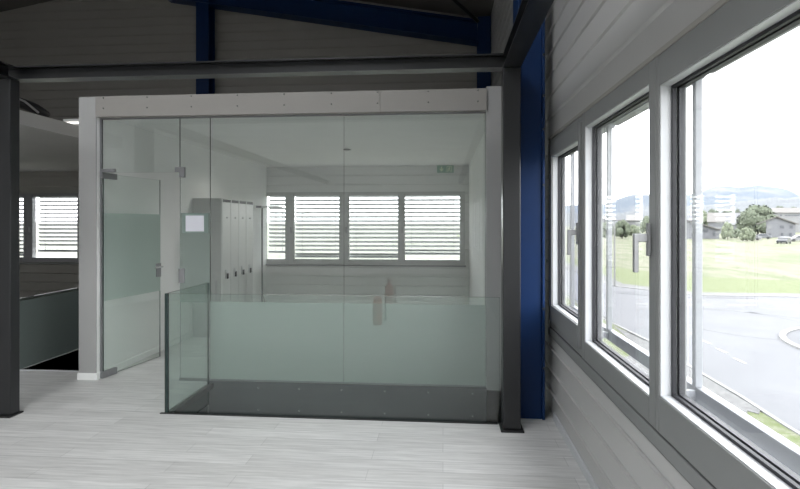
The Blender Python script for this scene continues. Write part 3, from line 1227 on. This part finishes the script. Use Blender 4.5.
ground_poly('asphalt_patch', [(10.6, 34.9), (13.6, 33.4), (15, 32.75), (18.6, 32.75), (18.1, 32.0), (15.2, 31.9), (12.6, 32.6), (10.2, 34.0)], G + .042, M['asphalt2'], .01)
ground_poly('grass_verge', [(1.1, -60), (7.44, -60), (7.44, 18), (7.5, 30), (7.3, 200), (5.0, 200), (3.2, 30), (1.1, 12)], G + .04, M['verge'])
ground_poly('yard', [(-6.1, 12), (1.0, 12), (3.1, 30), (4.9, 200), (-6.1, 200)], G + .04, M['pale_haze'])
ground_poly('gravel_strip', [(6.6, 12.5), (6.8, 12.75), (7.0, 12.62), (7.15, 12.9), (7.3, 12.7), (7.47, 12.95), (7.5, 16), (7.55, 20), (7.3, 23), (7.0, 20), (6.5, 18.2), (5.9, 17.6), (5.2, 16.2), (4.4, 14.3), (5.6, 13)], G + .055, M['gravel'])


def line_strip(pts, w, z, m, name, h=.06, closed=False):
    q = MB()
    n = len(pts)
    P = [V((*p, 0)) for p in pts]
    L = []
    for i in range(n):
        a = P[i - 1] if (closed or i) else P[i]
        c = P[(i + 1) % n] if (closed or i < n - 1) else P[i]
        d = (c - a).normalized()
        sd = V((-d.y, d.x, 0)) * w / 2
        L.append((P[i] - sd, P[i] + sd))
    vs = []
    for a, c in L:
        vs += [(a.x, a.y, z - h), (c.x, c.y, z - h), (c.x, c.y, z), (a.x, a.y, z)]
    fs = []
    for i in range(n if closed else n - 1):
        j, k = 4 * i, 4 * ((i + 1) % n)
        for t in range(4):
            t2 = (t + 1) % 4
            fs.append((j + t, j + t2, k + t2, k + t))
    q.add(vs, fs)
    return struct(q.build(name, m))


line_strip([(7.47, -40), (7.47, 12), (7.58, 14), (7.58, 18), (7.70, 20), (7.35, 25), (7.4, 120)], .10, G + .07, M['kerb'], 'kerb_building_side')
line_strip([(200, 34.9), (22, 32.8), (15.2, 32.95), (13.3, 35.4), (12.1, 36.9), (11.6, 40), (11.8, 60), (11.8, 110)], .14, G + .07, M['kerb'], 'kerb_far_side')
cx, cy, cr = 16.8, 19.2, 4.25
ring = [(cx + cr * math.cos(2 * math.pi * i / 48), cy + cr * math.sin(2 * math.pi * i / 48)) for i in range(48)]
ground_poly('traffic_island', ring, G + .06, M['asphalt2'], .03)
line_strip(ring, .22, G + .10, M['kerb'], 'kerb_traffic_island', .07, True)


def arc(cx, cy, r, a0, a1, n=24, e=1.0):
    return [(cx + r * math.cos(math.radians(a0 + (a1 - a0) * i / n)), cy + e * r * math.sin(math.radians(a0 + (a1 - a0) * i / n))) for i in range(n + 1)]


line_strip(arc(13.2, 24.5, 2.7, -20, 260, 30, 1.35), .16, G + .036, M['tyre'], 'tyre_mark', .004)
line_strip(arc(12.0, 20.0, 6.4, 10, 110, 24, 1.25), .18, G + .036, M['tyre'], 'tyre_mark', .004)
line_strip(arc(9.0, 13.0, 9.5, -20, 60, 24, 1.0), .2, G + .036, M['tyre'], 'tyre_mark', .004)

for i, y in enumerate((17.56, 18.86, 20.2, 21.6, 23.0, 24.4)):
    q = MB()
    x = 9.75 + (y - 20.2) * .09
    q.box(x - .06, x + .06, y - .33, y + .33, G + .03, G + .040)
    struct(q.build('road_dash', M['marking']))
for i in range(9):
    q = MB()
    x = 11.2 + i * 2.4
    y = 29.3 + .03 * i
    q.box(x - .75, x + .75, y - .09, y + .09, G + .03, G + .040)
    struct(q.build('road_dash', M['marking']))
for i in range(5):
    q = MB()
    x = 14 + i * 3.4
    q.box(x - .8, x + .8, 30.85, 31.0, G + .03, G + .040)
    struct(q.build('road_dash', M['marking']))


# pixel -> point helper for things standing far out on the plain, at a chosen depth
CO, SI = math.cos(YAW), math.sin(YAW)


def at(u, depth):
    a = (u - 400) / F_PX
    return V((depth * (a * CO - SI), depth * (a * SI + CO), G))


def zz(v, depth):
    return EYE - (v - 222) / F_PX * depth


# lamp post on the sidewalk
pp = V((11.9, 37.3, G))
r = empty('street_lamp', pp, 'thin pale lamp post on the far sidewalk, seen through the middle window', 'street lamp')
b = MB()
b.tube([pp, pp + V((0, 0, 4.6))], [.06, .04], 10)
b.build('post', M['kerb'], r, smooth=True)
b = MB()
b.box(pp.x - .1, pp.x + .45, pp.y - .09, pp.y + .09, G + 4.58, G + 4.68)
b.build('lamp_head', M['kerb'], r, bevel=.02)


def leafy(c, rx, ry, rz, n, size, rnd):
    q = MB()
    blobs = []
    for i in range(28):
        th, ph = rnd.uniform(0, 6.283), rnd.uniform(-.7, 1.45)
        blobs.append((V((math.cos(th) * math.cos(ph) * .62, math.sin(th) * math.cos(ph) * .62, math.sin(ph) * .62)), rnd.uniform(.30, .44)))
    for i in range(n):
        bc, br = blobs[i % len(blobs)]
        d = V((rnd.gauss(0, 1), rnd.gauss(0, 1), rnd.gauss(0, 1))).normalized()
        p = bc + d * br * rnd.uniform(.75, 1.0)
        p = V((c[0] + p.x * rx, c[1] + p.y * ry, c[2] + p.z * rz))
        nn = (d + V((rnd.uniform(-.6, .6), rnd.uniform(-.6, .6), rnd.uniform(-.3, .7)))).normalized()
        a = nn.orthogonal().normalized() * size * rnd.uniform(.6, 1.2)
        e = nn.cross(a).normalized() * size * rnd.uniform(.5, .9)
        q.add([p - a, p - e * .8, p + a, p + e], [(0, 1, 2, 3)])
    # inner body so that the crown is not see-through
    for bc, br in blobs:
        cc = V((c[0] + bc.x * rx, c[1] + bc.y * ry, c[2] + bc.z * rz))
        m, k = 8, 5
        vs, fs = [], []
        for i in range(k + 1):
            t = math.pi * i / k
            for j in range(m):
                s = 2 * math.pi * j / m
                vs.append((cc.x + rx * br * .85 * math.sin(t) * math.cos(s), cc.y + ry * br * .85 * math.sin(t) * math.sin(s), cc.z + rz * br * .85 * math.cos(t)))
        for i in range(k):
            for j in range(m):
                fs.append((i * m + j, i * m + (j + 1) % m, (i + 1) * m + (j + 1) % m, (i + 1) * m + j))
        q.add(vs, fs)
    return q


def tree(u, depth, top, w, label, m='leaf', n=1400, name='leafy_tree', group='trees and bushes beyond the meadow', cat='tree', stem=.10):
    """top: pixel row of the crown's top, w: crown width in pixels"""
    p = at(u, depth)
    h = zz(top, depth) - G
    wd = w / F_PX * depth
    rnd = random.Random(int(u * 10 + depth))
    r = empty(name, p, label, cat, group)
    st = h * stem
    crz = h * .58
    cz = h - crz
    leafy((p.x, p.y, G + cz), wd / 2 * 1.02, wd / 2 * 1.02, crz * 1.0, n, max(wd * .045, .18), rnd).build('crown', M[m], r)
    q = MB()
    rt = max(.04, wd * .03)
    q.tube([p, p + V((.02 * h, 0, st)), p + V((-.01 * h, 0, cz))], [rt, rt * .75, rt * .4], 8)
    for k in range(3):
        a = 2.1 * k + 1
        q.tube([p + V((0, 0, st)), p + V((math.cos(a) * wd * .22, math.sin(a) * wd * .22, cz * 1.05))], [rt * .5, rt * .2], 6)
    q.build('trunk', M['bark'], r, smooth=True)


tree(757.5, 176, 203.5, 36, 'big round leafy tree left of the grey gabled house', n=3600)
tree(727.5, 132, 221, 12, 'light green pointed bush at the pale-roofed building\'s right end', 'leaf2', 900, 'garden_bush', cat='bush', stem=.1)
tree(747, 121, 226, 15, 'light green bush below the big round tree', 'leaf2', 900, 'garden_bush', cat='bush', stem=.1)
tree(737, 140, 228, 9, 'small darker bush between the two light green bushes', 'leaf', 500, 'garden_bush', cat='bush', stem=.1)
for u, d, t, w, l, m in (
    (606, 150, 221, 15, 'leafy tree at the left end of the tree row in the middle window', 'leaf2'),
    (622, 140, 219, 18, 'dark leafy tree next to the lamp post in the middle window', 'leaf'),
    (634, 163, 224, 14, 'low leafy tree in the middle of the tree row in the middle window', 'leaf2'),
    (648, 180, 215, 17, 'tallest leafy tree, right end of the tree row in the middle window', 'leaf'),
    (660, 197, 220, 15, 'leafy tree behind the frame between middle and large window', 'leaf2'),
    (676, 180, 221, 15, 'leafy tree behind the upright guide of the large window', 'leaf2'),
    (702, 260, 209, 16, 'grey green tree behind the left low building', 'leaf2'),
    (713, 310, 207.5, 15, 'grey green tree above the brown roof\'s left end', 'leaf3'),
    (728, 270, 207, 16, 'grey green tree above the middle of the brown roof', 'leaf3'),
    (739, 280, 208, 13, 'grey green tree above the brown roof\'s right end', 'leaf3'),
    (780, 300, 205, 14, 'distant tree right of the big round tree, above the white building', 'leaf3'),
    (793, 335, 206, 16, 'distant tree above the white building at the right edge', 'leaf3'),
):
    tree(u, d, t, w, l, m, 800)


# houses: frontal gable houses and low blocks with roofs, windows
def gable_house(name, label, u_apex, v_apex, u_l, u_r, v_eave, ul_wall, ur_wall, depth, deep, wall, roof, wins, sign=None):
    pa, pl, pr = at(u_apex, depth), at(u_l, depth), at(u_r, depth)
    fx = (at(u_apex + 1, depth) - pa).normalized()
    fy = V((pa.x, pa.y, 0)).normalized()
    r = empty(name, pa, label, 'building', 'buildings beyond the meadow')
    base = pa

    def P(u, v, back=0):
        q = at(u, depth) + fy * back
        q.z = zz(v, depth)
        return q
    g = G - .1

    def onG(u, back=0):
        q = at(u, depth) + fy * back
        q.z = g
        return q
    slope_l = (v_eave - v_apex) / (u_apex - u_l)
    slope_r = (v_eave - v_apex) / (u_r - u_apex)
    b = MB()
    b.prism([onG(ul_wall, .6), onG(ur_wall, .6), P(ur_wall, v_apex + slope_r * (ur_wall - u_apex) + .3, .6), P(u_apex, v_apex + .3, .6), P(ul_wall, v_apex + slope_l * (u_apex - ul_wall) + .3, .6)], fy * deep)
    b.build('wall', M[wall], r)
    th = V((0, 0, .25))
    b = MB()
    for (ua, va), (ub, vb) in (((u_l, v_eave), (u_apex, v_apex)), ((u_apex, v_apex), (u_r, v_eave))):
        a, c = P(ua, va), P(ub, vb)
        b.prism([a, c, c + th, a + th], fy * (deep + 1.2))
    rf = b.build('roof', M[roof], r)
    b = MB()
    for (ua, va), (ub, vb) in (((u_l, v_eave), (u_apex, v_apex)), ((u_apex, v_apex), (u_r, v_eave))):
        a, c = P(ua, va, -.08), P(ub, vb, -.08)
        b.prism([a - th * .4, c - th * .4, c + th * .6, a + th * .6], fy * .06)
    b.build('eave_board', M['htrim'], rf)
    for (ua, ub, va, vb) in wins:
        b = MB()
        a, c = P(ua, vb, .5), P(ub, vb, .5)
        d = P(ub, va, .5)
        e = P(ua, va, .5)
        b.prism([a, c, d, e], fy * .12)
        b.build('window', M['hwin'], r)
    if sign:
        b = MB()
        ua, ub, va, vb = sign
        b.prism([P(ua, vb, .48), P(ub, vb, .48), P(ub, va, .48), P(ua, va, .48)], fy * .12)
        b.build('sign_board', M['hwhite'], r)


def block_house(name, label, u0, u1, v_top, depth, deep, wall, roof, v_roof, wins=()):
    """low block whose roof slopes up and back from v_top (front eave) to v_roof"""
    p0, p1 = at(u0, depth), at(u1, depth)
    fx = (p1 - p0).normalized()
    fy = V((p0.x + p1.x, p0.y + p1.y, 0)).normalized()
    r = empty(name, (p0 + p1) / 2, label, 'building', 'buildings beyond the meadow')
    ze = zz(v_top, depth)
    zr_ = EYE - (v_roof - 222) / F_PX * (depth + deep / 2)
    b = MB()
    g = V((0, 0, -.1))
    prof = [p0 + g, V((p0.x, p0.y, ze)), V((p0.x, p0.y, 0)) + fy * deep / 2 + V((0, 0, zr_ - .1)), V((p0.x, p0.y, ze)) + fy * deep, p0 + fy * deep + g]
    b.prism(prof, p1 - p0)
    b.build('wall', M[wall], r)
    b = MB()
    up = V((0, 0, .3))
    a = V((p0.x, p0.y, ze)) - fx * .4 - fy * .5
    c = V((p0.x, p0.y, zr_)) - fx * .4 + fy * deep / 2
    e = V((p0.x, p0.y, ze)) - fx * .4 + fy * (deep + .5)
    L = p1 - p0 + fx * .8
    b.prism([a, c, c + up, a + up], L)
    b.prism([c, e, e + up, c + up], L)
    b.build('roof', M[roof], r)
    for (ua, ub, va, vb) in wins:
        b = MB()
        q = []
        for u, v in ((ua, vb), (ub, vb), (ub, va), (ua, va)):
            s = p0 + (p1 - p0) * ((u - u0) / (u1 - u0)) - fy * .05
            q.append(V((s.x, s.y, zz(v, depth))))
        b.prism(q, fy * .1)
        b.build('window', M['hwin'], r)


gable_house('gabled_house', 'grey gabled house with white sign board right of the big round tree', 777, 217, 756.5, 799, 224.6, 766, 795.5, 150, 13, 'hwall', 'hroof2',
            [(780, 784, 225.5, 228.5), (789.5, 793, 225.5, 228.5), (769, 771, 233, 236), (781, 783.5, 233, 236), (789, 792, 233, 236)], (766.8, 772, 225.5, 228.5))
gable_house('gabled_shed', 'low grey shed with pale gable roof next to the upright guide', 683, 219.5, 660, 721, 230, 662, 719.5, 138, 12, 'hwall', 'hroof2',
            [(700, 702.2, 229, 232), (702.8, 705, 229, 232), (705.6, 708, 229, 232), (713, 715.5, 231, 236)])
block_house('white_building', 'long white building with brown roof behind the gabled house', 772, 812, 213.2, 225, 14, 'hwhite', 'hroof', 208.5,
            [(780, 782, 214.6, 216.2)] + [(785 + 3 * i, 787.3 + 3 * i, 214.6, 216.2) for i in range(6)])
block_house('barn', 'barn with grey brown roof left of the big round tree', 708, 724.3, 222.5, 200, 20, 'hwall', 'hroof', 213.5)
block_house('barn', 'barn with darker grey roof partly behind the big round tree', 725.2, 746, 225.5, 236, 20, 'hwall', 'hroof3', 213.5)
block_house('low_hall', 'low pale hall left of the barns', 690, 709, 221, 270, 14, 'hwhite', 'hroof3', 216.5)
block_house('low_white_house', 'low white house at the left of the middle window', 596, 613.5, 219.5, 190, 12, 'hwhite', 'hroof2', 217)
block_house('low_white_house', 'white-roofed house behind the tree row in the middle window', 627, 641, 221, 190, 12, 'hwhite', 'hroof2', 215.5)


# parked cars
def make_car(m):
    b = MB()
    prof = [(-2.1, .28), (-2.15, .62), (-1.95, .82), (-1.1, .92), (-.55, 1.38), (.9, 1.42), (1.65, .98), (2.1, .88), (2.15, .35), (2.0, .26)]
    b.prism([(x, -.85, z) for x, z in prof], (0, 1.7, 0))
    return b


def car(u, depth, m, label, rot=0):
    p = at(u, depth)
    r = empty('car', p, label, 'car', 'cars parked in front of the far houses')
    body = make_car(m).build('body', M[m], r, origin=p * 0 + V((0, 0, 0)), bevel=.06)
    body.location = (0, 0, 0)
    for sd in (-1, 1):
        b = MB()
        b.prism([(-.98, .86 * sd, .93), (-.5, .86 * sd, 1.30), (.2, .86 * sd, 1.34), (.85, .86 * sd, 1.34), (1.45, .86 * sd, .96)], (0, .01 * sd, 0))
        o = b.build('side_window', M['hwin'], r, origin=(0, 0, 0))
        o.location = (0, 0, 0)
        for x in (-1.3, 1.3):
            b = MB()
            b.tube([(x, .70 * sd, .33), (x, .88 * sd, .33)], .32, 14)
            o = b.build('wheel', M['black'], r, origin=(0, 0, 0))
            o.location = (0, 0, 0)
    r.rotation_euler = (0, 0, rot)


car(784, 108, 'card', 'dark car parked in front of the grey gabled house', .80)
car(799, 119, 'carw', 'white car parked at the right edge, in front of the gabled house', -.2)
car(751, 128, 'carw', 'white car parked under the big round tree, left of two', -.5)
car(762, 138, 'carg', 'silver car parked under the big round tree, right of two', -.5)


# hills and mountains: terrain strips with a crest, real depth and slopes
def terrain(name, crest, depth, m, label=None, jag=0, step=1.5, u0=470, u1=1100, seed=1):
    rnd = random.Random(seed)

    def cv(u):
        if u <= crest[0][0]:
            return crest[0][1] + (crest[0][0] - u) * .06
        if u >= crest[-1][0]:
            return crest[-1][1] + min(6, (u - crest[-1][0]) * .05)
        for (a, va), (c, vc) in zip(crest, crest[1:]):
            if a <= u <= c:
                return va + (vc - va) * (u - a) / (c - a)
    q = MB()
    rows = ((.70, 0.0), (.78, .30), (.86, .62), (.93, .86), (1.0, 1.0), (1.12, .6), (1.3, 0))
    us = []
    u = u0
    while u <= u1:
        us.append(u)
        u += step
    for u in us:
        hz = zz(cv(u) + rnd.uniform(-jag, jag), depth) - G
        for k, (s, f) in enumerate(rows):
            p = at(u, depth * s)
            p.z = G - .3 + hz * f * (1 + (rnd.uniform(-.012, .012) if 0 < k < 6 and k != 4 else 0))
            q.v.append(p)
    nr = len(rows)
    for i in range(len(us) - 1):
        for k in range(nr - 1):
            a = i * nr + k
            q.f.append([a, a + nr, a + nr + 1, a + 1])
            q.m.append(0)
    return struct(q.build(name, M[m], smooth=True))


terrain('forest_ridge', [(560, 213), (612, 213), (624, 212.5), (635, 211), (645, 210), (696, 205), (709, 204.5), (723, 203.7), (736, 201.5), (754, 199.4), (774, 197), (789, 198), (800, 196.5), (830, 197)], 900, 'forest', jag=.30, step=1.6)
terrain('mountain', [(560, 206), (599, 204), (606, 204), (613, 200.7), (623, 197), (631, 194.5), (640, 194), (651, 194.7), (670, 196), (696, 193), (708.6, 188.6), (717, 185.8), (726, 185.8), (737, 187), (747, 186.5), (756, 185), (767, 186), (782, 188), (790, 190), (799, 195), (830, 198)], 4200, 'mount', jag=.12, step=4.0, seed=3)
